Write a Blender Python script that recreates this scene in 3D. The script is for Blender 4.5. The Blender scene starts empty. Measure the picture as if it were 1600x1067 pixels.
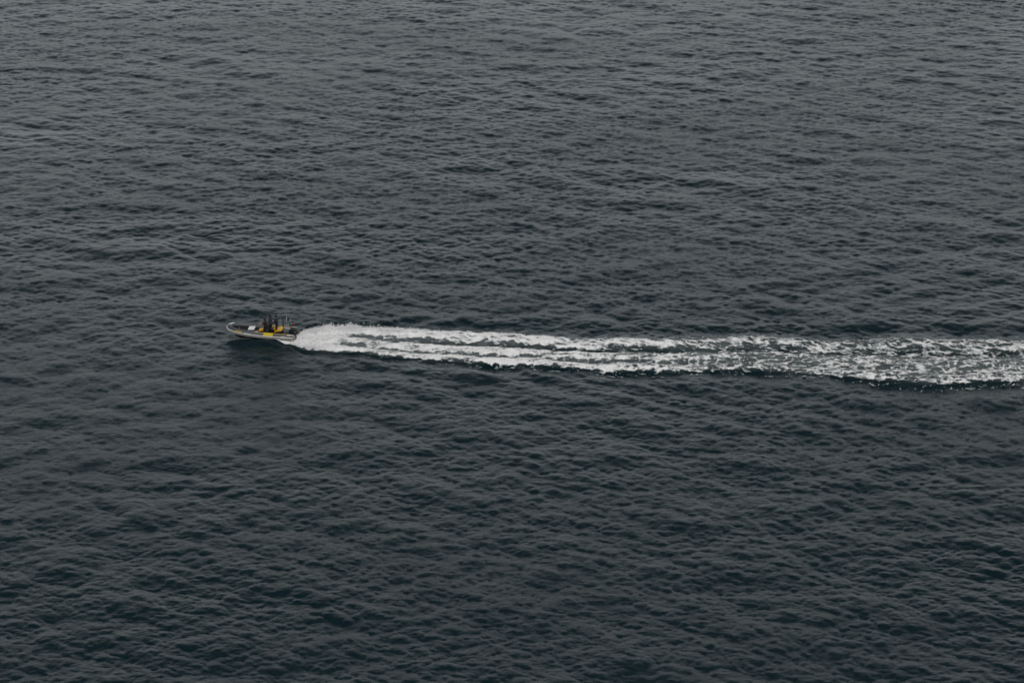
import bpy, bmesh, math, random
import numpy as np
from mathutils import Vector, Matrix

random.seed(7)
R = math.radians
scene = bpy.context.scene
C = scene.collection

# ------------------------------------------------------------------ camera, sky, sun, exposure
cam_d = bpy.data.cameras.new('camera')
cam_d.lens = 85.0; cam_d.sensor_width = 36.0
cam_d.clip_start = 1.0; cam_d.clip_end = 40000.0
cam = bpy.data.objects.new('camera', cam_d); C.objects.link(cam)
cam.location = (0, 0, 82.0); cam.rotation_euler = (R(90 - 21.0), 0, 0)
scene.camera = cam

SUN_EL, SUN_AZ = 68.0, 150.0          # degrees above the horizon, degrees right of the view direction
world = bpy.data.worlds.new('World'); scene.world = world; world.use_nodes = True
wn = world.node_tree; wn.nodes.clear()
sky = wn.nodes.new('ShaderNodeTexSky'); sky.sky_type = 'NISHITA'; sky.sun_disc = False
sky.sun_elevation = R(SUN_EL); sky.sun_rotation = R(SUN_AZ)
sky.air_density = 1.0; sky.dust_density = 3.0; sky.ozone_density = 1.0; sky.altitude = 80
hs = wn.nodes.new('ShaderNodeHueSaturation'); hs.inputs['Saturation'].default_value = 0.17
bg = wn.nodes.new('ShaderNodeBackground'); bg.inputs['Strength'].default_value = 0.079
wo = wn.nodes.new('ShaderNodeOutputWorld')
# cloud deck: thinner and paler towards the horizon
wtc = wn.nodes.new('ShaderNodeTexCoord'); wsx = wn.nodes.new('ShaderNodeSeparateXYZ'); wmr = wn.nodes.new('ShaderNodeMapRange')
wmr.interpolation_type = 'SMOOTHSTEP'
wmr.inputs[1].default_value = 0.12; wmr.inputs[2].default_value = 0.50; wmr.inputs[3].default_value = 2.85; wmr.inputs[4].default_value = 0.36
wmul = wn.nodes.new('ShaderNodeVectorMath'); wmul.operation = 'SCALE'
wn.links.new(wtc.outputs['Generated'], wsx.inputs[0]); wn.links.new(wsx.outputs['Z'], wmr.inputs[0])
wn.links.new(sky.outputs[0], hs.inputs['Color']); wn.links.new(hs.outputs[0], wmul.inputs[0]); wn.links.new(wmr.outputs[0], wmul.inputs['Scale'])
wtint = wn.nodes.new('ShaderNodeVectorMath'); wtint.operation = 'MULTIPLY'; wtint.inputs[1].default_value = (0.965, 1.0, 1.0)   # grey-green cast of the cloud
wn.links.new(wmul.outputs[0], wtint.inputs[0]); wn.links.new(wtint.outputs[0], bg.inputs[0]); wn.links.new(bg.outputs[0], wo.inputs[0])

sun_d = bpy.data.lights.new('sun', 'SUN'); sun_d.energy = 1.5; sun_d.angle = R(40); sun_d.color = (1.0, 0.965, 0.93)
sun = bpy.data.objects.new('sun', sun_d); C.objects.link(sun)
sun.rotation_euler = (R(-(90 - SUN_EL)), 0, R(-SUN_AZ))
sun.location = (0, 0, 120)

vs = scene.view_settings
vs.view_transform = 'Standard'; vs.look = 'None'; vs.gamma = 1.0; vs.exposure = 0.0; vs.use_curve_mapping = False

# ------------------------------------------------------------------ materials
def new_mat(name):
    m = bpy.data.materials.new(name); m.use_nodes = True
    return m, m.node_tree, m.node_tree.nodes['Principled BSDF']

def N(nt, t, **kw):
    n = nt.nodes.new(t)
    for k, v in kw.items(): setattr(n, k, v)
    return n

def simple_mat(name, col, rough=0.5, metal=0.0, vary=0.15, scale=6.0, spec=0.5):
    m, nt, b = new_mat(name)
    tc = N(nt, 'ShaderNodeTexCoord'); nz = N(nt, 'ShaderNodeTexNoise')
    nz.inputs['Scale'].default_value = scale; nz.inputs['Detail'].default_value = 4
    nt.links.new(tc.outputs['Object'], nz.inputs['Vector'])
    mx = N(nt, 'ShaderNodeMix', data_type='RGBA')
    mx.inputs[6].default_value = (*[c * (1 - vary) for c in col], 1)
    mx.inputs[7].default_value = (*[min(1, c * (1 + vary)) for c in col], 1)
    nt.links.new(nz.outputs['Fac'], mx.inputs[0]); nt.links.new(mx.outputs[2], b.inputs['Base Color'])
    mr = N(nt, 'ShaderNodeMapRange'); mr.inputs[3].default_value = max(0.02, rough - .08); mr.inputs[4].default_value = min(1, rough + .1)
    nt.links.new(nz.outputs['Fac'], mr.inputs[0]); nt.links.new(mr.outputs[0], b.inputs['Roughness'])
    b.inputs['Metallic'].default_value = metal
    b.inputs['Specular IOR Level'].default_value = spec
    return m

M = dict(
    tube=simple_mat('tube_fabric', (0.062, 0.072, 0.077), 0.42, vary=.2),
    tube_pale=simple_mat('pale_fabric', (0.60, 0.58, 0.58), 0.5),
    rub=simple_mat('rubber_strake_pale', (0.78, 0.77, 0.76), 0.5),
    rubdark=simple_mat('rubber_strake_dark', (0.012, 0.012, 0.014), 0.6),
    yellow=simple_mat('yellow_fabric', (0.56, 0.42, 0.010), 0.5, vary=.12),
    cushion=simple_mat('amber_vinyl', (0.72, 0.40, 0.015), 0.42, vary=.12),
    strip=simple_mat('yellow_piping', (0.66, 0.36, 0.03), 0.5),
    patch_dark=simple_mat('patch_print', (0.09, 0.075, 0.02), 0.5),
    hull=simple_mat('hull_paint', (0.014, 0.017, 0.020), 0.25),
    deck=simple_mat('deck_rubber', (0.018, 0.021, 0.024), 0.7),
    console=simple_mat('console_moulding', (0.016, 0.019, 0.023), 0.35),
    glass=simple_mat('dark_acrylic', (0.01, 0.012, 0.014), 0.12),
    white=simple_mat('white_gelcoat', (0.80, 0.78, 0.78), 0.35, vary=.04),
    grey=simple_mat('grey_gelcoat_and_shade', (0.30, 0.30, 0.31), 0.4),  # also paints in the shade on the bow locker's sides
    midgrey=simple_mat('grey_panel', (0.10, 0.11, 0.115), 0.4),
    steel=simple_mat('steel_tube', (0.45, 0.45, 0.46), 0.3, 0.9),
    black=simple_mat('black_paint', (0.008, 0.009, 0.011), 0.5),
    flag_green=simple_mat('flag_cloth_green', (0.01, 0.20, 0.10), 0.8),
    flag_red=simple_mat('flag_cloth_red', (0.34, 0.012, 0.02), 0.8),
    flag_yellow=simple_mat('flag_cloth_yellow', (0.6, 0.42, 0.02), 0.8),
    skin=simple_mat('skin', (0.33, 0.16, 0.115), 0.55),
    jacket_black=simple_mat('jacket_black', (0.009, 0.010, 0.012), 0.75, vary=.4, scale=12),
    jacket_navy=simple_mat('jacket_navy', (0.008, 0.011, 0.022), 0.75, vary=.4, scale=12),
    jacket_slate=simple_mat('jacket_slate', (0.020, 0.026, 0.036), 0.8, vary=.4, scale=12),
    trousers=simple_mat('trousers_dark', (0.010, 0.010, 0.013), 0.85, vary=.3),
    shoe=simple_mat('shoe_rubber', (0.02, 0.02, 0.02), 0.6),
    hair=simple_mat('dark_hair', (0.008, 0.006, 0.006), 0.6),
    eye=simple_mat('eye_dark', (0.01, 0.008, 0.008), 0.2),
)

def water_material():
    m, nt, b = new_mat('sea_water')
    geo = N(nt, 'ShaderNodeNewGeometry')
    def noise(sx, sy, scale, detail, rough=.55, rot=0.0):
        mp = N(nt, 'ShaderNodeMapping'); mp.inputs['Scale'].default_value = (sx, sy, 1); mp.inputs['Rotation'].default_value = (0, 0, R(rot))
        nz = N(nt, 'ShaderNodeTexNoise'); nz.inputs['Scale'].default_value = scale
        nz.inputs['Detail'].default_value = detail; nz.inputs['Roughness'].default_value = rough
        nt.links.new(geo.outputs['Position'], mp.inputs[0]); nt.links.new(mp.outputs[0], nz.inputs['Vector'])
        return nz.outputs['Fac']
    def math_(op, a, c, clamp=False):
        n = N(nt, 'ShaderNodeMath', operation=op); n.use_clamp = clamp
        for i, v in enumerate((a, c)):
            if isinstance(v, (int, float)): n.inputs[i].default_value = v
            else: nt.links.new(v, n.inputs[i])
        return n.outputs[0]
    n1 = noise(.55, 1.0, 3.0, 5, .62, 8)
    n2 = noise(.60, 1.0, 8.5, 5, .65, -14)
    patch = noise(.6, 1.0, .035, 3, .5, 12)
    h = math_('ADD', math_('MULTIPLY', n1, .40), math_('MULTIPLY', n2, .36))
    gust = math_('MULTIPLY', patch, 2.0)
    bump = N(nt, 'ShaderNodeBump'); bump.inputs['Distance'].default_value = 0.10
    nt.links.new(math_('MULTIPLY', h, gust), bump.inputs['Height'])
    bump.inputs['Strength'].default_value = 1.0
    nt.links.new(bump.outputs[0], b.inputs['Normal'])
    at = N(nt, 'ShaderNodeAttribute'); at.attribute_name = 'aeration'
    aer = noise(.5, 1.4, 2.6, 6, .65, 3)
    a2 = math_('MULTIPLY', at.outputs['Fac'], math_('ADD', aer, .25), True)
    mx = N(nt, 'ShaderNodeMix', data_type='RGBA')
    mx.inputs[6].default_value = (0.0018, 0.0128, 0.0178, 1); mx.inputs[7].default_value = (.17, .20, .205, 1)
    nt.links.new(a2, mx.inputs[0]); nt.links.new(mx.outputs[2], b.inputs['Base Color'])
    b.inputs['Roughness'].default_value = 0.12
    b.inputs['IOR'].default_value = 1.333
    return m

def foam_material():
    m, nt, b = new_mat('sea_foam')
    at = N(nt, 'ShaderNodeAttribute'); at.attribute_name = 'foam_density'
    ramp = N(nt, 'ShaderNodeValToRGB')
    e = ramp.color_ramp.elements
    e[0].position = 0.0; e[0].color = (.045, .062, .066, 1)
    e[1].position = 1.0; e[1].color = (.90, .895, .90, 1)
    k = e.new(.30); k.color = (.24, .265, .27, 1); k = e.new(.62); k.color = (.74, .74, .745, 1)
    nt.links.new(at.outputs['Fac'], ramp.inputs[0]); nt.links.new(ramp.outputs[0], b.inputs['Base Color'])
    b.inputs['Roughness'].default_value = 0.85; b.inputs['Specular IOR Level'].default_value = .25
    return m
MW, MF = water_material(), foam_material()

# ------------------------------------------------------------------ numpy noise
def vnoise(x, y, seed):
    rng = np.random.default_rng(seed); T = rng.random((256, 256))
    xi = np.floor(x).astype(int); yi = np.floor(y).astype(int); fx = x - xi; fy = y - yi
    fx = fx * fx * (3 - 2 * fx); fy = fy * fy * (3 - 2 * fy)
    a = T[yi & 255, xi & 255]; b = T[yi & 255, (xi + 1) & 255]; c = T[(yi + 1) & 255, xi & 255]; d = T[(yi + 1) & 255, (xi + 1) & 255]
    return (a * (1 - fx) + b * fx) * (1 - fy) + (c * (1 - fx) + d * fx) * fy
def fbm(x, y, seed, octv=4, gain=.5):
    s = 0; a = 1; t = 0
    for i in range(octv):
        s = s + a * vnoise(x * 2 ** i + 13.7 * i, y * 2 ** i + 7.3 * i, seed + i); t += a; a *= gain
    return s / t
def ridged(x, y, seed, octv=4, gain=.55):
    s = 0; a = 1; t = 0
    for i in range(octv):
        n = 1 - np.abs(2 * vnoise(x * 2 ** i + 3.1 * i, y * 2 ** i + 9.2 * i, seed + i) - 1)
        s = s + a * n * n; t += a; a *= gain
    return s / t
def sstep(a, b, x):
    t = np.clip((x - a) / (b - a), 0, 1); return t * t * (3 - 2 * t)

# ------------------------------------------------------------------ sea spectrum (two periodic tiles)
def tile(L, n, kmin, kmax, seed, Lp, wdir, spread, q=4.0):
    rng = np.random.default_rng(seed)
    k1 = np.fft.fftfreq(n, L / n) * 2 * np.pi
    kx, ky = np.meshgrid(k1, k1); k = np.hypot(kx, ky); k[0, 0] = 1
    kp = 2 * np.pi / Lp
    P = np.exp(-1.25 * (kp / k) ** 2) / k ** q
    cosw = (kx * math.cos(wdir) + ky * math.sin(wdir)) / k
    P = P * (np.abs(cosw) ** spread + .10)
    # a second, weaker crossing train
    w2 = wdir - R(42)
    P = P * (1 + .8 * np.abs((kx * math.cos(w2) + ky * math.sin(w2)) / k) ** 8)
    P = P * sstep(kmin * .85, kmin * 1.15, k) * (1 - sstep(kmax * .85, kmax * 1.15, k)); P[0, 0] = 0
    W = np.fft.fft2(rng.standard_normal((n, n)))
    H = W * np.sqrt(P) / L
    h = np.fft.ifft2(H).real
    dx = np.fft.ifft2(1j * kx / k * H).real; dy = np.fft.ifft2(1j * ky / k * H).real
    return h, dx, dy
WD = R(90 - 1)
L1, L2 = 256.0, 61.7
T1 = tile(L1, 1024, .05, 2 * np.pi / 2.2, 11, 9.0, WD, 1.3)
T2 = tile(L2, 1024, 2 * np.pi / 2.2, 2 * np.pi / .30, 12, 9.0, WD, .9, 3.3)
# each tile has the same units up to cell count; scale both to one spectral constant
g1 = 1.0 * 1024 / L1 * L1; g2 = 1.0 * 1024 / L2 * L2
s1 = .052 / T1[0].std(); s2 = .0200 / T2[0].std()
T1 = [t * s1 for t in T1]; T2 = [t * s2 for t in T2]
print('std', T1[0].std(), T2[0].std(), 'slope', np.gradient(T1[0], L1 / 1024)[0].std(), np.gradient(T2[0], L2 / 1024)[0].std())
def samp(T, L, x, y):
    n = T.shape[0]; u = x / L * n; v = y / L * n
    xi = np.floor(u).astype(int); yi = np.floor(v).astype(int); fx = u - xi; fy = v - yi
    a = T[yi % n, xi % n]; b = T[yi % n, (xi + 1) % n]; c = T[(yi + 1) % n, xi % n]; d = T[(yi + 1) % n, (xi + 1) % n]
    return (a * (1 - fx) + b * fx) * (1 - fy) + (c * (1 - fx) + d * fx) * fy

# ------------------------------------------------------------------ wake outline in metres (east, north)
FAR = np.array([(-22.55, 213.87), (-21.52, 213.87), (-20.67, 214.3), (-20.35, 215.0), (-19.69, 215.6), (-18.49, 216.1), (-16.64, 216.6), (-14.73, 216.3), (-12.25, 216.0), (-9.19, 216.1), (-6.11, 215.7), (-3.67, 215.6), (-0.61, 215.4), (3.04, 214.6), (4.25, 213.9), (7.88, 213.8), (12.13, 213.87), (15.75, 213.7), (18.18, 213.7), (21.27, 214.2), (24.32, 214.3), (29.67, 213.5), (36.45, 214.3), (42.41, 213.7), (48.47, 213.7), (54.49, 213.5), (66, 213.0)])
NEAR = np.array([(-22.52, 213.53), (-21.74, 212.86), (-20.79, 212.36), (-19.83, 211.69), (-17.98, 211.03), (-16.75, 210.53), (-14.36, 210.69), (-10.73, 209.71), (-8.32, 208.89), (-5.93, 208.41), (-2.96, 207.92), (0.0, 207.6), (2.95, 207.12), (5.88, 206.48), (9.39, 206.0), (11.75, 206.16), (14.65, 205.69), (17.62, 206.16), (20.57, 206.32), (23.47, 206.0), (28.64, 205.05), (32.02, 204.11), (34.84, 203.49), (37.62, 202.72), (40.57, 203.03), (42.97, 203.49), (46.42, 203.34), (52.26, 203.49), (66, 202.6)])
X0, X1 = -22.5, 64.0
def wake_uv(x, y):
    f = np.interp(x, FAR[:, 0], FAR[:, 1]); n = np.interp(x, NEAR[:, 0], NEAR[:, 1])
    v = (y - n) / np.maximum(f - n, .25)
    return x - X0, v, f - n
def bump1(v, c, w): return np.exp(-((v - c) / w) ** 2)
def wake_height(x, y):
    s, v, w = wake_uv(x, y)
    on = sstep(.4, 3.0, s) * (1 - sstep(60, 84, s) * .5)
    rag = fbm(x * .45, y * .35, 301, 3)
    far_h = (.12 * np.exp(-((s - 9) / 8.0) ** 2) + .22) * (.6 + .8 * rag)
    h = far_h * bump1(v, .93 + .10 * (rag - .5), .11) - .26 * bump1(v, .70, .10) * sstep(3, 9, s)
    h = h + .10 * bump1(v, .46, .10) - .10 * bump1(v, .27, .05) * sstep(5, 11, s) + .20 * (.5 + rag) * bump1(v, .10, .09)
    edge = .3 + 1.4 * fbm(x * .35, y * .5, 311, 3)
    h = h - edge * (.12 * bump1(v, -.12, .13) + .11 * bump1(v, 1.22, .14)) + (.3 + rag) * (.08 * bump1(v, -.42, .16) + .07 * bump1(v, 1.5, .17))
    # hump of water thrown up behind the engine
    h = h + .20 * np.exp(-((s - 6.5) / 3.2) ** 2) * bump1(v, .55, .34)
    # shoulder of water along the hull's near side, shaped to darken the reflection there
    yy = (213.5 - y); side = np.exp(-(((x + 24.6) / 2.7) ** 4)) * np.where(yy > 0, np.exp(-(yy / 1.5) ** 2), np.exp(-(yy / .35) ** 2))
    # diverging waves either side of the track
    sb = np.maximum(x + 27.5, 1e-3); ax = 214.9 - .093 * (x + 20.6)
    for sg in (1, -1):
        lat = (ax - y) * sg
        env = np.exp(-((lat - .27 * sb) / (.10 * sb + .6)) ** 2) * sstep(6, 16, sb) / (1 + sb / 60)
        a_ = R(33); ph = (lat * math.cos(a_) - sb * math.sin(a_)) * 2 * math.pi / 3.1 + 2.2 * fbm(x * .12, y * .12, 351, 2)
        h = h + np.where(lat > 0, env, 0) * .055 * np.cos(ph) * (.3 + 1.2 * fbm(x * .2, y * .25, 355, 3)) * (w > .0) / np.maximum(on, .05)
    return h * on * (w > .3) + .34 * side * (.75 + .5 * fbm(x * .9, y * .9, 331, 2))

BX, BY = -20.6, 214.40      # stern of the boat at the water
def surf(x, y, fade=None):
    gu = .62 + .95 * fbm(x / 30, y / 40, 77, 4)
    k = 1.15
    # calmer water right at the boat so that it rides level
    db = np.hypot((x - (BX - 3.2)) / 4.2, (y - BY - .3) / 2.2)
    cal = .55 + .45 * sstep(.8, 2.2, db)
    h = samp(T1[0], L1, x, y) * cal + samp(T2[0], L2, x, y) * gu
    dx = samp(T1[1], L1, x, y) * cal + samp(T2[1], L2, x, y) * gu
    dy = samp(T1[2], L1, x, y) * cal + samp(T2[2], L2, x, y) * gu
    if fade is not None: h, dx, dy = h * fade, dx * fade, dy * fade
    hull = np.exp(-(((x - (BX - 2.4)) / 2.9) ** 4)) * np.exp(-(((y - BY - .2) / .95) ** 4))
    return x - k * dx, y - k * dy, h + wake_height(x, y) - .30 * hull

def grid_mesh(name, PX, PY, PZ, mat, attr=None, keep=None, smooth=True):
    nr, nc = PX.shape
    co = np.stack([PX, PY, PZ], -1).reshape(-1, 3).astype(np.float32)
    i = np.arange(nr * nc).reshape(nr, nc)
    q = np.stack([i[:-1, :-1], i[:-1, 1:], i[1:, 1:], i[1:, :-1]], -1).reshape(-1, 4)
    if keep is not None:
        q = q[keep.reshape(-1)]
        used = np.unique(q); mp = np.full(nr * nc, -1); mp[used] = np.arange(len(used))
        q = mp[q]; co = co[used]
        if attr: attr = {k: a.reshape(-1)[used] for k, a in attr.items()}
    me = bpy.data.meshes.new(name)
    me.vertices.add(len(co)); me.vertices.foreach_set('co', co.ravel())
    me.loops.add(q.size); me.loops.foreach_set('vertex_index', q.ravel().astype(np.int32))
    me.polygons.add(len(q)); me.polygons.foreach_set('loop_start', (np.arange(len(q)) * 4).astype(np.int32))
    me.update(calc_edges=True)
    if smooth: me.polygons.foreach_set('use_smooth', np.ones(len(q), bool))
    if attr:
        for k, a in attr.items():
            at = me.attributes.new(k, 'FLOAT', 'POINT'); at.data.foreach_set('value', a.reshape(-1).astype(np.float32))
    me.materials.append(mat); me.update()
    o = bpy.data.objects.new(name, me); C.objects.link(o)
    return o

# the sea: one sheet, fine round the boat's stretch of water, ever coarser out to the horizon
def stretch(lo, hi, out, n):       # coordinates from hi to out, spacing growing
    t = np.linspace(0, 1, n + 1)[1:]
    return hi + (out - hi) * t ** 4
ym = 138 * (390 / 138) ** np.linspace(0, 1, 1150)
ys = np.concatenate([stretch(0, -138, 9000, 26)[::-1] * -1, ym, stretch(0, 390, 12000, 60)])
um = np.linspace(-1, 1, 940)
us = np.concatenate([-(1 + 60 * np.linspace(1, 0, 31)[:-1] ** 3.2), um, 1 + 60 * np.linspace(0, 1, 31)[1:] ** 3.2])
half = .245 * np.clip(ys, 100, 500) + 3
GX = us[None, :] * half[:, None]; GY = np.repeat(ys[:, None], len(us), 1)
fade = (1 - sstep(390, 470, GY)) * sstep(120, 137, GY) * (1 - sstep(1.0, 1.5, np.abs(us))[None, :])
PX, PY, PZ = surf(GX, GY, fade)
s, v, w = wake_uv(GX, GY)
aer = sstep(-.03, .06, v) * (1 - sstep(.92, 1.02, v)) * sstep(.5, 3, s) * (1 - sstep(70, 90, s)) * (w > .3)
aer = aer * (.55 + .75 * sstep(30, 4, s) + .55 * bump1(v, .50, .20)) * (.4 + 1.0 * fbm(GX * .5, GY * 1.3, 44, 4))
aer = np.clip(aer - .5 * bump1(v, .70, .07) * sstep(3, 8, s), 0, 1)
sea = grid_mesh('sea_water', PX, PY, PZ, MW, {'aeration': aer}); sea['kind'] = 'structure'

# ------------------------------------------------------------------ foam of the wake: lumpy sheet of its own with torn holes
def build_foam():
    nx, nv = 1900, 170
    xs = np.linspace(X0, 60.0, nx); vv = np.linspace(-.14, 1.14, nv)
    f = np.interp(xs, FAR[:, 0], FAR[:, 1]); n = np.interp(xs, NEAR[:, 0], NEAR[:, 1])
    Y = n[None, :] + vv[:, None] * (f - n)[None, :]; X = np.repeat(xs[None, :], nv, 0)
    s = X - X0; V = np.repeat(vv[:, None], nx, 1)
    # ragged outline: shift v by noise
    wv = V + .11 * (fbm(X * .55, Y * .5, 501, 4) - .5) + (.09 + .05 * np.exp(-s / 12)) * (fbm(X * 2.0, Y * 1.8, 502, 3) - .5)
    young = 1 - sstep(14, 44, s)            # fresh foam near the boat
    t2 = sstep(34, 46, s)                   # old foam
    far_band = sstep(.74, .82, wv) * (1 - sstep(.97, 1.02, wv))
    mid_band = sstep(.30, .36, wv) * (1 - sstep(.54, .62, wv))
    near_band = sstep(-.02, .03, wv) * (1 - sstep(.20, .27, wv))
    trough = sstep(.54, .62, wv) * (1 - sstep(.74, .82, wv))
    line2 = sstep(.20, .25, wv) * (1 - sstep(.30, .34, wv))
    all_in = sstep(-.02, .03, wv) * (1 - sstep(.97, 1.02, wv))
    cov = .97 * far_band * (1 - .26 * t2) + (.92 - .22 * sstep(20, 44, s)) * mid_band + (1.0 - .20 * t2) * near_band \
        + (.14 + .28 * t2) * trough + (.28 + .42 * t2) * line2
    start = 1 - sstep(5.0, 8.5, s + 4 * (fbm(X * .5, Y * .9, 88, 3) - .5))
    cov = np.maximum(cov, all_in * start * .99)
    cov = cov - .10 * (1 - young) * all_in
    # long streaks along the wake and a cellular lace that grows with age
    wx = X + .8 * (fbm(X * .6, Y * .9, 610, 3) - .5); wy = Y + .5 * (fbm(X * .8, Y * 1.1, 620, 3) - .5)
    streak = fbm(wx * .55, wy * 3.0, 601, 3)
    lean = wx + 7.0 * np.clip(wv - .68, 0, .4)
    lace = ridged(lean * 1.25, wy * 2.1, 630, 3)
    lace2 = fbm(wx * 4.5, wy * 6.0, 640, 3)
    lace3 = ridged(lean * 3.1 + 5, wy * 4.2, 670, 2)
    old = sstep(22, 42, s)
    tex = (.42 - .16 * old) * streak + (.34 + .14 * old) * lace + (.24 + .02 * old) * lace3
    tex = (tex - tex.mean()) / tex.std() * .5
    score = cov * 1.9 - .98 + tex * (.90 + .45 * sstep(8, 36, s)) * (1 - .50 * start) + .12 * (lace2 - .5)
    # the strip along the hull
    dens = np.clip((score + .46) / (2.0 + .3 * old), 0, 1) ** .85 * (1 - .10 * t2) * (.88 + .12 * start + (.26 - .2 * start) * (fbm(wx * 1.1, wy * 2.6, 690, 4)))
    PXf, PYf, PZf = surf(X, Y)
    lump = .10 * (fbm(X * 2.6, Y * 3.0, 650, 4) - .35) * dens + .05 * (lace2 - .4)
    plume = (.10 * np.exp(-((s - 7.0) / 3.4) ** 2) * bump1(V, .88, .16) + .16 * np.exp(-((s - 5) / 3.0) ** 2) * bump1(V, .5, .35)) * (.55 + .9 * fbm(X * 1.3, Y * 1.4, 660, 4))
    PZf = PZf + .04 + np.maximum(lump, 0) + plume * dens
    keep = (score > -.34)
    kq = keep[:-1, :-1] & keep[1:, 1:] | keep[:-1, 1:] & keep[1:, :-1]
    o = grid_mesh('wake_foam', PXf, PYf, PZf, MF, {'foam_density': dens}, kq)
    o['kind'] = 'stuff'; o['label'] = 'long white foaming wake trailing from the boat across the dark sea'
    return (X, Y, s, V, score, PXf, PYf, PZf)
FO = build_foam()

# ------------------------------------------------------------------ spray droplets
def build_spray():
    rng = np.random.default_rng(5)
    X, Y, s, V, score, PXf, PYf, PZf = FO
    wgt = (np.exp(-((s - 7.5) / 4.5) ** 2) * bump1(V, .93, .10) * 2.4 + np.exp(-((s - 3) / 2.5) ** 2) * .12 + np.exp(-((s - 5) / 4.0) ** 2) * bump1(V, .03, .08)
           + bump1(V, .95, .06) * .22 * (1 - sstep(20, 45, s)))
    wgt = wgt * (score > .15) * (fbm(X * .9, Y * .9, 700, 4) ** 3) * (s > 1.6)
    p = (wgt / wgt.sum()).ravel()
    n = 9000
    idx = rng.choice(p.size, n, p=p)
    near = np.exp(-((s.ravel()[idx] - 7) / 6) ** 2)
    hmax = .05 + .22 * near * (.35 + .65 * bump1(V.ravel()[idx], .9, .25))
    co = np.stack([PXf.ravel()[idx], PYf.ravel()[idx], PZf.ravel()[idx]], -1)
    co[:, 0] += rng.normal(0, .08, n); co[:, 1] += rng.normal(0, .10, n)
    z = rng.exponential(.35, n); co[:, 2] += np.minimum(z, 1.6) * hmax
    r = rng.uniform(.010, .034, n) * (1 + .4 * near)
    base = np.array([(1, 0, 0), (-1, 0, 0), (0, 1, 0), (0, -1, 0), (0, 0, 1), (0, 0, -1)], float)
    fc = np.array([(0, 2, 4), (2, 1, 4), (1, 3, 4), (3, 0, 4), (2, 0, 5), (1, 2, 5), (3, 1, 5), (0, 3, 5)])
    sc = rng.uniform(.6, 1.5, (n, 1, 3)); ve = co[:, None, :] + base[None] * sc * r[:, None, None]
    fa = (fc[None] + (np.arange(n) * 6)[:, None, None]).reshape(-1, 3)
    me = bpy.data.meshes.new('sea_spray'); ve = ve.reshape(-1, 3)
    me.vertices.add(len(ve)); me.vertices.foreach_set('co', ve.astype(np.float32).ravel())
    me.loops.add(fa.size); me.loops.foreach_set('vertex_index', fa.ravel().astype(np.int32))
    me.polygons.add(len(fa)); me.polygons.foreach_set('loop_start', (np.arange(len(fa)) * 3).astype(np.int32))
    me.update(calc_edges=True)
    at = me.attributes.new('foam_density', 'FLOAT', 'POINT'); at.data.foreach_set('value', np.ones(len(ve), np.float32))
    me.materials.append(MF)
    o = bpy.data.objects.new('sea_spray', me); C.objects.link(o)
    o['kind'] = 'stuff'; o['label'] = 'white droplets of spray flung up over the wake behind the engine'
build_spray()

# ------------------------------------------------------------------ object helpers
def link_mesh(name, bm, mats, parent=None, smooth=True, bevel=0):
    me = bpy.data.meshes.new(name)
    bmesh.ops.recalc_face_normals(bm, faces=bm.faces)
    bm.to_mesh(me); bm.free()
    for m in (mats if isinstance(mats, (list, tuple)) else [mats]): me.materials.append(m)
    if smooth:
        for p in me.polygons: p.use_smooth = True
    o = bpy.data.objects.new(name, me); C.objects.link(o)
    if parent: o.parent = parent
    if bevel:
        b = o.modifiers.new('bevel', 'BEVEL'); b.width = bevel; b.segments = 2; b.limit_method = 'ANGLE'; b.angle_limit = R(35)
        if smooth: 
            w = o.modifiers.new('wn', 'WEIGHTED_NORMAL')
    return o

def add_box(bm, c, d, rot=None, taper=1.0):
    g = bmesh.ops.create_cube(bm, size=1.0)['verts']
    for q in g:
        k = taper if q.co.z > 0 else 1
        q.co = Vector((q.co.x * d[0] * k, q.co.y * d[1] * k, q.co.z * d[2]))
        if rot: q.co = rot @ q.co
        q.co += Vector(c)
    return g

def add_tube(bm, pts, rad, n=12, cap=True):
    """swept round section through pts; rad a number or one per point"""
    pts = [Vector(p) for p in pts]; rings = []
    for i, p in enumerate(pts):
        t = (pts[min(i + 1, len(pts) - 1)] - pts[max(i - 1, 0)]).normalized()
        up = Vector((0, 0, 1)) if abs(t.z) < .9 else Vector((1, 0, 0))
        a = t.cross(up).normalized(); b = a.cross(t).normalized()
        r = rad[i] if isinstance(rad, (list, tuple)) else rad
        rings.append([bm.verts.new(p + a * r * math.cos(2 * math.pi * k / n) + b * r * math.sin(2 * math.pi * k / n)) for k in range(n)])
    for i in range(len(rings) - 1):
        for k in range(n):
            bm.faces.new((rings[i][k], rings[i][(k + 1) % n], rings[i + 1][(k + 1) % n], rings[i + 1][k]))
    if cap:
        bm.faces.new(rings[0][::-1]); bm.faces.new(rings[-1])

def add_ellipsoid(bm, c, r, rot=None, seg=14):
    g = bmesh.ops.create_uvsphere(bm, u_segments=seg, v_segments=seg // 2 + 2, radius=1)['verts']
    for q in g:
        q.co = Vector((q.co.x * r[0], q.co.y * r[1], q.co.z * r[2]))
        if rot: q.co = rot @ q.co
        q.co += Vector(c)

def prism(bm, prof, y0, y1):
    """prof = (x, z) outline extruded from y0 to y1"""
    a = [bm.verts.new((x, y0, z)) for x, z in prof]; b = [bm.verts.new((x, y1, z)) for x, z in prof]
    n = len(prof)
    for i in range(n): bm.faces.new((a[i], a[(i + 1) % n], b[(i + 1) % n], b[i]))
    bm.faces.new(a[::-1]); bm.faces.new(b)

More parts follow.
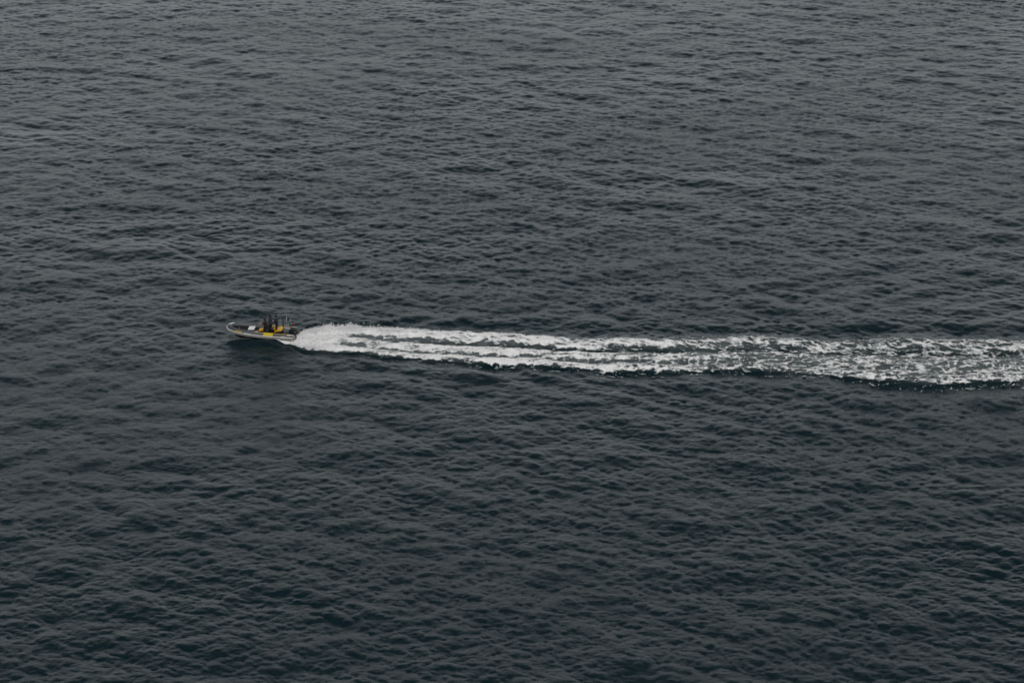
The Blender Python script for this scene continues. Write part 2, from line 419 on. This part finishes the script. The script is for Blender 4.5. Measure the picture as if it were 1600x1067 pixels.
# ------------------------------------------------------------------ the rigid inflatable boat (bow = +x, near side = +y)
boat = bpy.data.objects.new('inflatable_boat', None); C.objects.link(boat)
boat.location = (BX, BY, -0.08); boat.rotation_euler = (0, R(-2.2), R(174.7))
boat['label'] = 'grey rigid inflatable boat with yellow trim speeding left ahead of its white wake'
boat['category'] = 'boat'
bpy.context.view_layer.update()

LEN, HB, TZ, TR = 6.55, 0.98, 0.56, 0.275
def tube_path(n=64):
    """centre line from the near stern round the bow to the far stern: list of (point, radius)"""
    out = []
    xb = 4.15
    for i in range(n + 1):
        t = i / n
        if t < .32: x = t / .32 * xb; y = HB
        elif t > .68: x = (1 - t) / .32 * xb; y = -HB
        else:
            a = (t - .32) / .36 * math.pi
            c = math.cos(a); sn = math.sin(a)
            y = HB * math.copysign(abs(c) ** .80, c); x = xb + (LEN - TR - xb) * abs(sn) ** .92
        y *= .93 + .07 * min(1, x / 1.0)
        z = TZ + .30 * max(0, (x - 2.4) / (LEN - 2.4)) ** 1.7
        out.append((Vector((x, y, z)), TR * (1 - .12 * max(0, (x - 3.5) / 3))))
    return out
PATH = tube_path()
def frame(i, P=PATH):
    t = (P[min(i + 1, len(P) - 1)][0] - P[max(i - 1, 0)][0]).normalized()
    out = t.cross(Vector((0, 0, 1))).normalized()      # points outboard on the near side going forward
    if i <= len(P) // 2 and out.y < 0 or i > len(P) // 2 and out.y > 0: out = -out
    if i == len(P) // 2: out = Vector((1, 0, 0))
    return out, Vector((0, 0, 1))
def on_tube(i, ang, off=0.0):
    """point on the tube skin: ang 0 = outboard, 90 = top, 180 = inboard"""
    o_, u_ = frame(i); p, r = PATH[i]
    return p + (o_ * math.cos(R(ang)) + u_ * math.sin(R(ang))) * (r + off)

bm = bmesh.new(); n = 24; rings = []
for i in range(len(PATH)):
    rings.append([bm.verts.new(on_tube(i, 360 * k / n)) for k in range(n)])
for i in range(len(rings) - 1):
    for k in range(n): bm.faces.new((rings[i][k], rings[i][(k + 1) % n], rings[i + 1][(k + 1) % n], rings[i + 1][k]))
tube = link_mesh('buoyancy_tube', bm, M['tube'], boat)
tube['label'] = 'dark grey inflated tube round the boat'
# stern cones closing the tube ends
for i, sg in ((0, 1), (len(PATH) - 1, -1)):
    bm = bmesh.new(); c, r = PATH[i]
    add_tube(bm, [c + Vector((.02, 0, 0)), c + Vector((-.10, 0, 0)), c + Vector((-.22, 0, -.01)), c + Vector((-.30, 0, -.02)), c + Vector((-.33, 0, -.02))], [r + .004, r * .96, r * .72, r * .38, r * .1], 24)
    link_mesh('stern_cone', bm, M['tube'], boat)
    # pale edging hoop at the end of the tube
    bm = bmesh.new(); 
    pts = []
    for x_, a in ((.55, 60), (.35, 59), (.15, 57), (.02, 52), (-.05, 44), (-.10, 32), (-.13, 18), (-.13, 3), (-.11, -14), (-.06, -34)):
        rr = r * math.sqrt(max(.05, 1 - (min(0, x_) / .30) ** 2)) + .012
        pts.append(c + Vector((x_, math.cos(R(a)) * rr * sg, math.sin(R(a)) * rr)))
    add_tube(bm, pts, .026, 8); link_mesh('end_hoop', bm, M['rub'], boat)

def strake(name, ang, off, rad, mat, i0=0, i1=None, lab=None, close=False):
    i1 = len(PATH) - 1 if i1 is None else i1
    bm = bmesh.new()
    add_tube(bm, [on_tube(i, ang, off) for i in range(i0, i1 + 1)], rad, 8)
    o = link_mesh(name, bm, mat, boat)
    if lab: o['label'] = lab
    return o
strake('rubbing_strake', 3, .012, .044, M['rub'], lab='upper pale rubbing strake')
strake('rubbing_strake', -34, .012, .040, M['rub'], lab='lower pale rubbing strake')
strake('rubbing_band', -14, .004, .040, M['rubdark'], lab='dark band between the two strakes')
strake('yellow_stripe', -17, .040, .009, M['strip'])
NP = len(PATH) - 1
strake('tube_piping', 78, .004, .020, M['strip'], 3, 19)
strake('tube_piping', 78, .004, .020, M['strip'], NP - 19, NP - 3)

def tube_patch(name, i0, i1, a0, a1, mat, off=.008, parent=boat, steps=8):
    bm = bmesh.new(); rows = []
    def P(f, a, o_):
        i = int(math.floor(f)); t = f - i; j = min(i + 1, NP)
        return on_tube(i, a, o_) * (1 - t) + on_tube(j, a, o_) * t
    for d in (off, -.01):
        rows.append([[bm.verts.new(P(i0 + (i1 - i0) * u / steps, a0 + (a1 - a0) * w_ / 6, d)) for w_ in range(7)] for u in range(steps + 1)])
    for g in rows:
        for u in range(steps):
            for w_ in range(6): bm.faces.new((g[u][w_], g[u][w_ + 1], g[u + 1][w_ + 1], g[u + 1][w_]))
    A, B = rows
    for u in range(steps):
        for w_ in (0, 6): bm.faces.new((A[u][w_], A[u + 1][w_], B[u + 1][w_], B[u][w_]))
    for w_ in range(6):
        for u in (0, steps): bm.faces.new((A[u][w_], A[u][w_ + 1], B[u][w_ + 1], B[u][w_]))
    return link_mesh(name, bm, mat, parent)
def ix(x): return x / 4.15 * .32 * NP          # path index of a distance from the stern on the near side
p = tube_patch('tube_panel', ix(1.93), ix(2.86), 0, 112, M['yellow'], .010); p['label'] = 'large yellow panel on near tube'
p = tube_patch('tube_panel', NP - ix(2.86), NP - ix(1.93), 112, 0, M['yellow'], .010); p['label'] = 'large yellow panel on far tube'
p = tube_patch('tube_badge', ix(.22), ix(.62), 42, 68, M['strip'], .008); p['label'] = 'amber badge near the stern'
for k in range(4): tube_patch('badge_print', ix(.27 + .08 * k), ix(.31 + .08 * k), 49, 61, M['rub'], .011, p, 1)
i0b = .405 * NP - 3.0
p = tube_patch('tube_badge', i0b, i0b + 2.2, 12, 48, M['strip'], .008); p['label'] = 'yellow badge near the bow'
tube_patch('badge_print', i0b + .2, i0b + 2.0, 18, 42, M['patch_dark'], .010, p)
for k in range(5): tube_patch('badge_letter', i0b + .35 + .32 * k, i0b + .5 + .32 * k, 22, 38, M['strip'], .012, p, 1)
p = tube_patch('bow_cap', NP * .505, NP * .565, 25, 120, M['tube_pale'], .012); p['label'] = 'pale nose cap at the bow'
for k in range(6): tube_patch('registration_mark', ix(4.02 + .075 * k), ix(4.06 + .075 * k), 10, 22, M['rub'], .007, boat, 1)
for k in range(6): tube_patch('registration_mark', ix(.75 + .075 * k), ix(.79 + .075 * k), 12, 24, M['rub'], .007, boat, 1)
# grab rope handles along the top of the tubes
for x_ in (3.2, 3.9):
    for sgn in (1, -1):
        i = ix(x_) if sgn == 1 else NP - ix(x_)
        i = int(round(i)); a = on_tube(i, 100, .0); 
        bm = bmesh.new(); add_tube(bm, [a + Vector((-.12, 0, 0)), a + Vector((-.08, 0, .05)), a + Vector((.08, 0, .05)), a + Vector((.12, 0, 0))], .012, 6)
        link_mesh('grab_handle', bm, M['rubdark'], boat)

# hull: deep V below the tubes
bm = bmesh.new(); st = []
for t in [i / 16 for i in range(17)]:
    x = -.02 + t * (LEN - .45)
    k = max(0, (t - .55) / .45)
    hw = (HB - .05) * (1 - k ** 2.6 * .93); zc = TZ - .14 + .26 * k ** 1.7
    kz = -.22 + .78 * k ** 2.2; cz = kz + (.24 + .10 * k) * min(1, hw / .6)
    cz = min(cz, zc - .04)
    st.append([bm.verts.new(q) for q in ((x, hw, zc), (x, hw * .86, cz), (x, hw * .45, (kz + cz) / 2), (x, 0, kz), (x, -hw * .45, (kz + cz) / 2), (x, -hw * .86, cz), (x, -hw, zc))])
for i in range(16):
    for k in range(6): bm.faces.new((st[i][k], st[i + 1][k], st[i + 1][k + 1], st[i][k + 1]))
bm.faces.new(st[0]); bm.faces.new(st[-1][::-1])
link_mesh('hull', bm, M['hull'], boat, smooth=False, bevel=.01)
# deck with raised tread strips
DZ = .47
bm = bmesh.new(); top = []; bot = []
outl = []
for i in range(2, NP - 1):
    p_, r = PATH[i]; q = on_tube(i, 180, .0); outl.append((q.x, q.y * 1.06, DZ + .20 * max(0, (q.x - 3.2) / 3.3) ** 1.6))
half_n = len(outl) // 2
near_s = outl[:half_n]; far_s = outl[::-1][:half_n]
L_ = [bm.verts.new(q) for q in near_s]; Rr = [bm.verts.new(q) for q in far_s]
for i in range(half_n - 1): bm.faces.new((L_[i], L_[i + 1], Rr[i + 1], Rr[i]))
ex = bmesh.ops.extrude_face_region(bm, geom=bm.faces[:])
for q in ex['geom']:
    if isinstance(q, bmesh.types.BMVert): q.co.z -= .03
dk = link_mesh('deck', bm, M['deck'], boat, smooth=False)
for k in range(6):
    bm = bmesh.new(); add_box(bm, (4.2 - .28 * k, 0, DZ + .012 + .20 * max(0, (4.2 - .28 * k - 3.2) / 3.3) ** 1.6), (.03, 1.1, .014)); link_mesh('tread_strip', bm, M['rubdark'], dk, False)
# transom
bm = bmesh.new(); add_box(bm, (.10, 0, .44), (.07, 1.44, .52)); link_mesh('transom', bm, M['hull'], boat, False, .02)

# bow locker: white lid over a box painted grey for its shaded side
bl = bpy.data.objects.new('bow_locker', None)
bm = bmesh.new(); prism(bm, [(3.92, DZ), (3.90, DZ + .36), (4.42, DZ + .32), (4.50, DZ + .02)], -.42, .42); bl = link_mesh('bow_locker', bm, M['grey'], boat, False, .025)
bm = bmesh.new(); prism(bm, [(3.87, DZ + .365), (3.87, DZ + .42), (4.47, DZ + .375), (4.47, DZ + .325)], -.46, .46); link_mesh('lid', bm, M['white'], bl, False, .02)
bm = bmesh.new(); add_box(bm, (3.64, .22, DZ + .06), (.34, .34, .12)); link_mesh('deck_step', bm, M['white'], boat, False, .02)
# anchor bollard and cleat at the bow
bm = bmesh.new(); add_tube(bm, [(5.35, 0, DZ + .1), (5.35, 0, DZ + .38)], .028, 10); add_tube(bm, [(5.35, -.12, DZ + .32), (5.35, .12, DZ + .32)], .018, 8); link_mesh('bow_bollard', bm, M['steel'], boat)

# console with seat in front, windscreen, wheel
bm = bmesh.new(); prism(bm, [(2.32, DZ), (2.30, DZ + .52), (2.44, DZ + .82), (2.62, DZ + .88), (2.86, DZ + .66), (2.90, DZ)], -.36, .36); con = link_mesh('console', bm, M['console'], boat, False, .03)
bm = bmesh.new(); prism(bm, [(2.60, DZ + .87), (2.52, DZ + 1.12), (2.54, DZ + 1.13), (2.86, DZ + .68), (2.84, DZ + .66)], -.33, .33); link_mesh('windscreen', bm, M['glass'], con, False, .008)
bm = bmesh.new()
c0 = Vector((2.22, 0, DZ + .78)); ax = Vector((-.75, 0, .66)); e1 = Vector((0, 1, 0)); e2 = ax.cross(e1)
add_tube(bm, [c0 + (e1 * math.cos(a) + e2 * math.sin(a)) * .17 for a in [2 * math.pi * k / 20 for k in range(21)]], .016, 8)
for a in (0, 2.09, 4.19): add_tube(bm, [c0, c0 + (e1 * math.cos(a) + e2 * math.sin(a)) * .17], .010, 6)
add_tube(bm, [c0, c0 - ax * .16], .02, 8); link_mesh('steering_wheel', bm, M['black'], con)
bm = bmesh.new(); add_box(bm, (2.58, .364, DZ + .38), (.32, .012, .34)); link_mesh('hatch_panel', bm, M['midgrey'], con, False, .01)
fs = bpy.data.objects.new('front_seat', None)
bm = bmesh.new(); prism(bm, [(2.90, DZ), (2.90, DZ + .20), (3.32, DZ + .20), (3.36, DZ)], -.30, .30); fs = link_mesh('front_seat', bm, M['console'], boat, False, .02)
bm = bmesh.new(); prism(bm, [(2.89, DZ + .205), (2.89, DZ + .33), (3.06, DZ + .345), (3.24, DZ + .32), (3.37, DZ + .25), (3.40, DZ + .16), (3.35, DZ + .12), (3.34, DZ + .205)], -.33, .33); link_mesh('cushion', bm, M['cushion'], fs, True, .03)
# helm seat pod with yellow backrest (straddled by the helmsman)
bm = bmesh.new(); prism(bm, [(1.92, DZ), (1.96, DZ + .46), (2.24, DZ + .46), (2.28, DZ)], -.14, .14); hseat = link_mesh('helm_seat', bm, M['console'], boat, False, .03)
bm = bmesh.new(); prism(bm, [(1.88, DZ + .36), (1.86, DZ + .62), (1.92, DZ + .70), (2.00, DZ + .66), (2.02, DZ + .47), (1.97, DZ + .36)], -.22, .26); link_mesh('backrest', bm, M['cushion'], hseat, True, .03)
# rear bench
bm = bmesh.new(); prism(bm, [(1.02, DZ), (1.04, DZ + .40), (1.60, DZ + .32), (1.64, DZ)], -.46, .46); rb = link_mesh('rear_bench', bm, M['console'], boat, False, .02)
bm = bmesh.new(); prism(bm, [(1.00, DZ + .42), (.96, DZ + .60), (1.06, DZ + .63), (1.26, DZ + .55), (1.52, DZ + .45), (1.70, DZ + .33), (1.76, DZ + .16), (1.69, DZ + .12), (1.62, DZ + .30), (1.50, DZ + .335)], -.50, .50); link_mesh('cushion', bm, M['cushion'], rb, True, .035)
# stern locker with pale top, low rail
bm = bmesh.new(); prism(bm, [(.36, DZ), (.34, DZ + .46), (.88, DZ + .48), (.92, DZ)], -.44, .40); sl = link_mesh('stern_locker', bm, M['midgrey'], boat, False, .03)
bm = bmesh.new(); prism(bm, [(.32, DZ + .485), (.32, DZ + .52), (.92, DZ + .54), (.92, DZ + .50)], -.47, -.02); link_mesh('lid', bm, M['grey'], sl, False, .012)
for yy in (-.40, .36):
    bm = bmesh.new(); add_tube(bm, [(.40, yy, DZ + .5), (.40, yy, DZ + .66), (.50, yy, DZ + .70), (.80, yy, DZ + .70), (.86, yy, DZ + .64), (.86, yy, DZ + .5)], .014, 8); link_mesh('hand_rail', bm, M['steel'], boat)

# radio mast, whip aerial, flagstaff
bm = bmesh.new(); add_tube(bm, [(1.00, -.30, DZ), (1.00, -.30, DZ + .62), (.99, -.30, DZ + 1.60)], [.075, .065, .042], 10); mast = link_mesh('mast', bm, M['black'], boat)
bm = bmesh.new(); add_tube(bm, [(.99, -.30, DZ + 1.60), (.98, -.30, DZ + 1.95)], [.016, .006], 8); link_mesh('mast_aerial', bm, M['rubdark'], mast)
bm = bmesh.new(); add_ellipsoid(bm, (.98, .02, DZ + .38), (.10, .06, .17)); link_mesh('mast_fender', bm, M['black'], mast)
bm = bmesh.new(); add_ellipsoid(bm, (.99, .09, DZ + .40), (.035, .02, .04)); link_mesh('mast_lamp', bm, M['white'], mast)
bm = bmesh.new(); add_tube(bm, [(.66, -.42, DZ + .5), (.64, -.42, DZ + 1.70)], [.012, .008], 8); link_mesh('whip_aerial', bm, M['white'], boat)
bm = bmesh.new(); add_tube(bm, [(.34, -.55, DZ + .30), (.22, -.56, DZ + 1.12)], .016, 8); staff = link_mesh('flagstaff', bm, M['black'], boat)
bm = bmesh.new(); add_ellipsoid(bm, (.20, -.56, DZ + 1.26), (.04, .04, .05)); add_tube(bm, [(.22, -.56, DZ + 1.12), (.20, -.56, DZ + 1.24)], .012, 6); link_mesh('stern_light', bm, M['white'], staff)
bm = bmesh.new(); g = []
for i in range(13):
    t = i / 12; col_ = []
    for j in range(7):
        w_ = j / 6
        zz = DZ + .70 + .30 * w_ * (1 - .28 * t) - .03 * t + .025 * math.sin(5 * t) + .05 * t
        col_.append(bm.verts.new((.22 + .03 - .40 * t - .02 * w_, -.56 + .045 * math.sin(9 * t + 1.5 * w_), zz)))
    g.append(col_)
for i in range(12):
    for j in range(6):
        f_ = bm.faces.new((g[i][j], g[i][j + 1], g[i + 1][j + 1], g[i + 1][j])); 
        f_.material_index = 0 if i < 5 else 1
        if (i, j) in ((4, 2), (4, 3), (5, 2), (5, 3)): f_.material_index = 2
flag = link_mesh('flag', bm, [M['flag_green'], M['flag_red'], M['flag_yellow']], staff)
so = flag.modifiers.new('thickness', 'SOLIDIFY'); so.thickness = .004
flag['label'] = 'small green and red flag fluttering'

# outboard engine
em = bpy.data.objects.new('outboard_motor', None); C.objects.link(em); em.parent = boat
bm = bmesh.new()
prof = [(.24, .66), (.27, .84), (.20, 1.00), (.02, 1.09), (-.28, 1.06), (-.46, .96), (-.50, .80), (-.46, .66), (-.30, .62), (.05, .62)]
for yy, k in ((-.23, .86), (-.17, 1.0), (.17, 1.0), (.23, .86)):
    for x_, z_ in prof: bm.verts.new((-.12 + (x_ + .12) * k, yy, .84 + (z_ - .84) * k))
bm.verts.ensure_lookup_table(); n = len(prof); V_ = bm.verts[:]
for a in range(3):
    for i in range(n): bm.faces.new((V_[a * n + i], V_[a * n + (i + 1) % n], V_[(a + 1) * n + (i + 1) % n], V_[(a + 1) * n + i]))
bm.faces.new(V_[:n][::-1]); bm.faces.new(V_[3 * n:])
cowl = link_mesh('cowl', bm, M['black'], em, True, .03)
bm = bmesh.new(); add_box(bm, (-.30, .226, .82), (.24, .012, .035), Matrix.Rotation(R(-6), 3, 'Y')); link_mesh('cowl_decal', bm, M['grey'], cowl, False)
bm = bmesh.new(); add_box(bm, (-.34, .226, .74), (.10, .012, .035), Matrix.Rotation(R(-6), 3, 'Y')); link_mesh('cowl_decal', bm, M['grey'], cowl, False)
bm = bmesh.new(); prism(bm, [(.02, .62), (-.40, .64), (-.40, .40), (-.34, .10), (-.30, -.28), (-.14, -.30), (-.10, .10), (-.02, .40)], -.09, .09); link_mesh('midsection', bm, M['black'], em, False, .03)
bm = bmesh.new(); prism(bm, [(.16, .40), (.16, .70), (.02, .72), (-.06, .40)], -.16, .16); link_mesh('clamp_bracket', bm, M['midgrey'], em, False, .02)
bm = bmesh.new(); add_ellipsoid(bm, (-.24, 0, -.36), (.24, .06, .07)); add_box(bm, (-.22, 0, -.22), (.46, .24, .015)); link_mesh('gearcase', bm, M['black'], em)
bm = bmesh.new()
for a in (0, 120, 240):
    rt = Matrix.Rotation(R(a), 3, 'X')
    add_box(bm, Vector((-.50, 0, -.36)) + rt @ Vector((0, 0, .10)), (.02, .09, .16), rt @ Matrix.Rotation(R(30), 3, 'Z'))
link_mesh('propeller', bm, M['steel'], em, False)

for o_ in boat.children:          # fore-and-aft trim of the fittings
    k_ = o_.name.split('.')[0]
    o_.location.x += dict(rear_bench=.20, mast=.22, stern_locker=.20, whip_aerial=.26, flagstaff=.36, outboard_motor=.27, hand_rail=.2, transom=.27, console=.12, front_seat=.12).get(k_, 0)
# ------------------------------------------------------------------ people
BM = boat.matrix_world.copy()
def skin_mesh(joints, edges, radii, root=0, sub=2):
    me = bpy.data.meshes.new('skin_tmp'); me.from_pydata(joints, edges, [])
    o = bpy.data.objects.new('skin_tmp', me); C.objects.link(o)
    o.modifiers.new('s', 'SKIN')
    if not me.skin_vertices:
        me.attributes  # keep
    sv = me.skin_vertices[0].data
    for i, r in enumerate(radii):
        sv[i].radius = r if isinstance(r, tuple) else (r, r); sv[i].use_root = (i == root)
    ss = o.modifiers.new('u', 'SUBSURF'); ss.levels = sub; ss.render_levels = sub
    bpy.context.view_layer.update()
    dg = bpy.context.evaluated_depsgraph_get()
    out = bpy.data.meshes.new_from_object(o.evaluated_get(dg))
    bpy.data.objects.remove(o); bpy.data.meshes.remove(me)
    return out

def person(loc, yaw, label, J, mats, headgear, group='people riding in the boat', hood=None):
    """J: joint name -> point (x forward, y left, z up, from the feet); mats: jacket, trousers"""
    names = ['pelvis', 'waist', 'chest', 'neck', 'head', 'crown', 'shL', 'elL', 'wrL', 'paL', 'shR', 'elR', 'wrR', 'paR', 'hipL', 'knL', 'anL', 'toL', 'hipR', 'knR', 'anR', 'toR', 'neckup']
    rad = dict(pelvis=(.185, .155), waist=(.19, .16), chest=(.225, .175), neck=.078, neckup=.058, head=.108, crown=.088, shL=.125, elL=.078, wrL=.038, paL=.034, shR=.125, elR=.078, wrR=.038, paR=.034,
               hipL=.125, knL=.088, anL=.050, toL=.042, hipR=.125, knR=.088, anR=.050, toR=.042)
    ed = [('pelvis', 'waist'), ('waist', 'chest'), ('chest', 'neck'), ('neck', 'neckup'), ('neckup', 'head'), ('head', 'crown'), ('chest', 'shL'), ('shL', 'elL'), ('elL', 'wrL'), ('wrL', 'paL'),
          ('chest', 'shR'), ('shR', 'elR'), ('elR', 'wrR'), ('wrR', 'paR'), ('pelvis', 'hipL'), ('hipL', 'knL'), ('knL', 'anL'), ('anL', 'toL'), ('pelvis', 'hipR'), ('hipR', 'knR'), ('knR', 'anR'), ('anR', 'toR')]
    J = dict(J); J['neckup'] = tuple((Vector(J['neck']) * .45 + Vector(J['head']) * .55) + Vector((-.01, 0, -.01)))
    id_ = {k: i for i, k in enumerate(names)}
    me = skin_mesh([J[k] for k in names], [(id_[a], id_[b]) for a, b in ed], [rad[k] for k in names])
    root = bpy.data.objects.new('person', me); C.objects.link(root)
    bm = bmesh.new(); bm.from_mesh(me)
    # classify faces by nearest bone
    def dseg(p, a, b):
        a = Vector(a); b = Vector(b); t = max(0, min(1, (p - a).dot(b - a) / max(1e-9, (b - a).length_squared))); return (p - (a + (b - a) * t)).length
    kinds = {('neck', 'neckup'): 2, ('neckup', 'head'): 2, ('head', 'crown'): 2, ('wrL', 'paL'): 2, ('wrR', 'paR'): 2,
             ('pelvis', 'hipL'): 1, ('pelvis', 'hipR'): 1, ('hipL', 'knL'): 1, ('hipR', 'knR'): 1, ('knL', 'anL'): 1, ('knR', 'anR'): 1, ('anL', 'toL'): 3, ('anR', 'toR'): 3}
    # face features: nose, brow, chin, drawn out of the head surface
    hd = Vector(J['head']); up = (Vector(J['crown']) - hd).normalized(); fw = (Vector((1, 0, 0)) - up * up.x).normalized(); sd = up.cross(fw)
    for v_ in bm.verts:
        q = v_.co - hd
        if q.length < .16:
            lx, ly, lz = q.dot(fw), q.dot(sd), q.dot(up)
            if lx > .03:
                v_.co += fw * (.030 * math.exp(-((ly / .018) ** 2 + ((lz + .005) / .028) ** 2)) + .012 * math.exp(-((ly / .03) ** 2 + ((lz + .085) / .025) ** 2)) + .006 * math.exp(-((ly / .05) ** 2 + ((lz - .04) / .018) ** 2)))
                v_.co -= fw * .008 * math.exp(-(((abs(ly) - .03) / .014) ** 2 + ((lz - .018) / .014) ** 2))
            v_.co -= sd * ly * .12
    for f_ in bm.faces:
        c = f_.calc_center_median(); best = min(ed, key=lambda e: dseg(c, J[e[0]], J[e[1]]))
        f_.material_index = kinds.get(best, 0); f_.smooth = True
    # fingers
    for s_, S in (('L', 1), ('R', -1)):
        w_ = Vector(J['wr' + s_]); p_ = Vector(J['pa' + s_]); d = (p_ - w_).normalized(); sid = Vector((0, 1, 0)); sid = (sid - d * sid.dot(d)).normalized(); dn = d.cross(sid)
        if dn.z > 0: dn = -dn
        for k, (o_, ln) in enumerate(((-.030, .062), (-.010, .075), (.010, .070), (.028, .055))):
            b0 = p_ + sid * o_; a1 = b0 + d * .03; a2 = a1 + (d * .8 + dn * .6).normalized() * ln * .5; a3 = a2 + (d * .1 + dn).normalized() * ln * .45
            add_tube(bm, [b0, a1, a2, a3], [.010, .0095, .0085, .007], 6)
        t0 = w_ + d * .03 - sid * S * .025; t1 = t0 + (d * .6 - sid * S * .7).normalized() * .04; t2 = t1 + (d + dn * .6).normalized() * .035
        add_tube(bm, [t0, t1, t2], [.012, .011, .008], 6)
    for f_ in bm.faces:
        if len(f_.verts) != 4 or f_.calc_area() < 4e-4:
            c = f_.calc_center_median()
            if min((c - Vector(J['pa' + s_])).length for s_ in 'LR') < .14: f_.material_index = 2; f_.smooth = True
    me2 = bpy.data.meshes.new('person'); bm.to_mesh(me2); bm.free(); root.data = me2
    for m_ in (mats[0], mats[1], M['skin'], M['shoe']): me2.materials.append(m_)
    wl = BM @ Vector(loc)
    root.location = wl; root.rotation_euler = (0, 0, R(174.7 + yaw))
    root['label'] = label; root['category'] = 'person'; root['group'] = group
    # eyes, ears, hair or cap, hood collar
    rot = Matrix((fw, sd, up)).transposed()
    for sg in (1, -1):
        bm = bmesh.new(); add_ellipsoid(bm, hd + fw * .095 + sd * .034 * sg + up * .018, (.008, .013, .008), rot, 8); link_mesh('eye', bm, M['eye'], root)
        bm = bmesh.new(); add_ellipsoid(bm, hd + sd * .098 * sg - fw * .005 + up * .0, (.02, .008, .03), rot, 8); link_mesh('ear', bm, M['skin'], root)
    bm = bmesh.new(); add_ellipsoid(bm, hd + fw * .092 - up * .052, (.008, .026, .006), rot, 8); link_mesh('mouth', bm, M['flag_red'], root)
    top = Vector(J['crown'])
    bm = bmesh.new(); add_ellipsoid(bm, hd + up * .055 - fw * .022, (.128, .122, .118), rot, 18)
    if headgear == 'hair':
        add_ellipsoid(bm, hd - up * .02 - fw * .050, (.075, .092, .105), rot, 14)
        link_mesh('hair', bm, M['hair'], root)
    elif headgear == 'long_hair':
        add_ellipsoid(bm, hd - up * .05 - fw * .070, (.085, .098, .15), rot, 14); add_ellipsoid(bm, hd - up * .17 - fw * .10, (.06, .075, .10), rot, 14)
        link_mesh('hair', bm, M['hair'], root)
    else:
        link_mesh('cap', bm, M['jacket_navy'], root)
        cap = root.children[-1]
        bm = bmesh.new(); add_ellipsoid(bm, hd + up * .075 + fw * .055, (.040, .060, .045), rot, 12); link_mesh('front_panel', bm, M['tube_pale'], cap)
        bm = bmesh.new(); add_ellipsoid(bm, hd + up * .050 + fw * .115, (.085, .075, .012), rot, 12); link_mesh('peak', bm, M['jacket_navy'], cap)
        bm = bmesh.new(); add_ellipsoid(bm, hd - up * .03 - fw * .055, (.055, .085, .085), rot, 12); link_mesh('hair', bm, M['hair'], root)
    if hood:
        bm = bmesh.new(); nk = Vector(J['neck']); add_ellipsoid(bm, nk - fw * .06 + up * .02, (.10, .13, .085), rot, 14); link_mesh('hood', bm, hood, root)
    return root

def J_stand(h, lean=0.0, crouch=0.0, arms=None, stance=.14):
    k = h / 1.75
    def L(x, y, z):         # lean forward above the hips
        z0 = .95
        if z > z0: x += (z - z0) * math.tan(lean)
        return (x * k, y * k, (z - crouch * min(1, z / .95)) * k)
    J = dict(pelvis=L(-.02 - crouch * .3, 0, .98), waist=L(0, 0, 1.14), chest=L(.0, 0, 1.36), neck=L(.0, 0, 1.50), head=L(.035, 0, 1.625), crown=L(.01, 0, 1.70),
             shL=L(0, .17, 1.41), shR=L(0, -.17, 1.41), hipL=L(-.02 - crouch * .3, .09, .90), hipR=L(-.02 - crouch * .3, -.09, .90),
             knL=L(.06 + crouch * 1.1, stance + .01, .50), knR=L(.04 + crouch * 1.1, -stance - .01, .50), anL=(0, stance * k, .09), anR=(-.02, -stance * k, .09), toL=(.16 * k, (stance + .03) * k, .045), toR=(.14 * k, (-stance - .03) * k, .045))
    for s_ in 'LR':
        a = arms[s_]
        J['el' + s_] = L(*a[0]); J['wr' + s_] = L(*a[1])
        w_ = Vector(J['wr' + s_]); e = Vector(J['el' + s_]); J['pa' + s_] = tuple(w_ + (w_ - e).normalized() * .06)
    return J
armsA = dict(L=((.12, .24, 1.18), (.34, .18, 1.24)), R=((.14, -.22, 1.20), (.36, -.12, 1.26)))
person((2.66, .56, DZ), 0, 'shorter person in black jacket standing foremost beside the console, face turned to the bow', J_stand(1.70, R(9), .05, armsA), (M['jacket_black'], M['trousers']), 'long_hair')
armsB = dict(L=((.10, .27, 1.16), (.30, .16, 1.02)), R=((.10, -.27, 1.16), (.30, -.16, 1.02)))
person((2.28, .02, DZ), 18, 'tall bareheaded person in slate hooded top standing at the helm, in the middle', J_stand(1.86, R(5), .02, armsB, .20), (M['jacket_slate'], M['trousers']), 'hair', hood=M['jacket_slate'])
armsC = dict(L=((.18, .27, 1.14), (.44, .22, 1.10)), R=((.10, -.24, 1.14), (.34, -.20, 1.10)))
person((1.72, .06, DZ), 4, 'person in dark jacket and pale-fronted cap standing before the yellow rear bench', J_stand(1.86, R(3), .01, armsC, .12), (M['jacket_navy'], M['trousers']), 'cap')
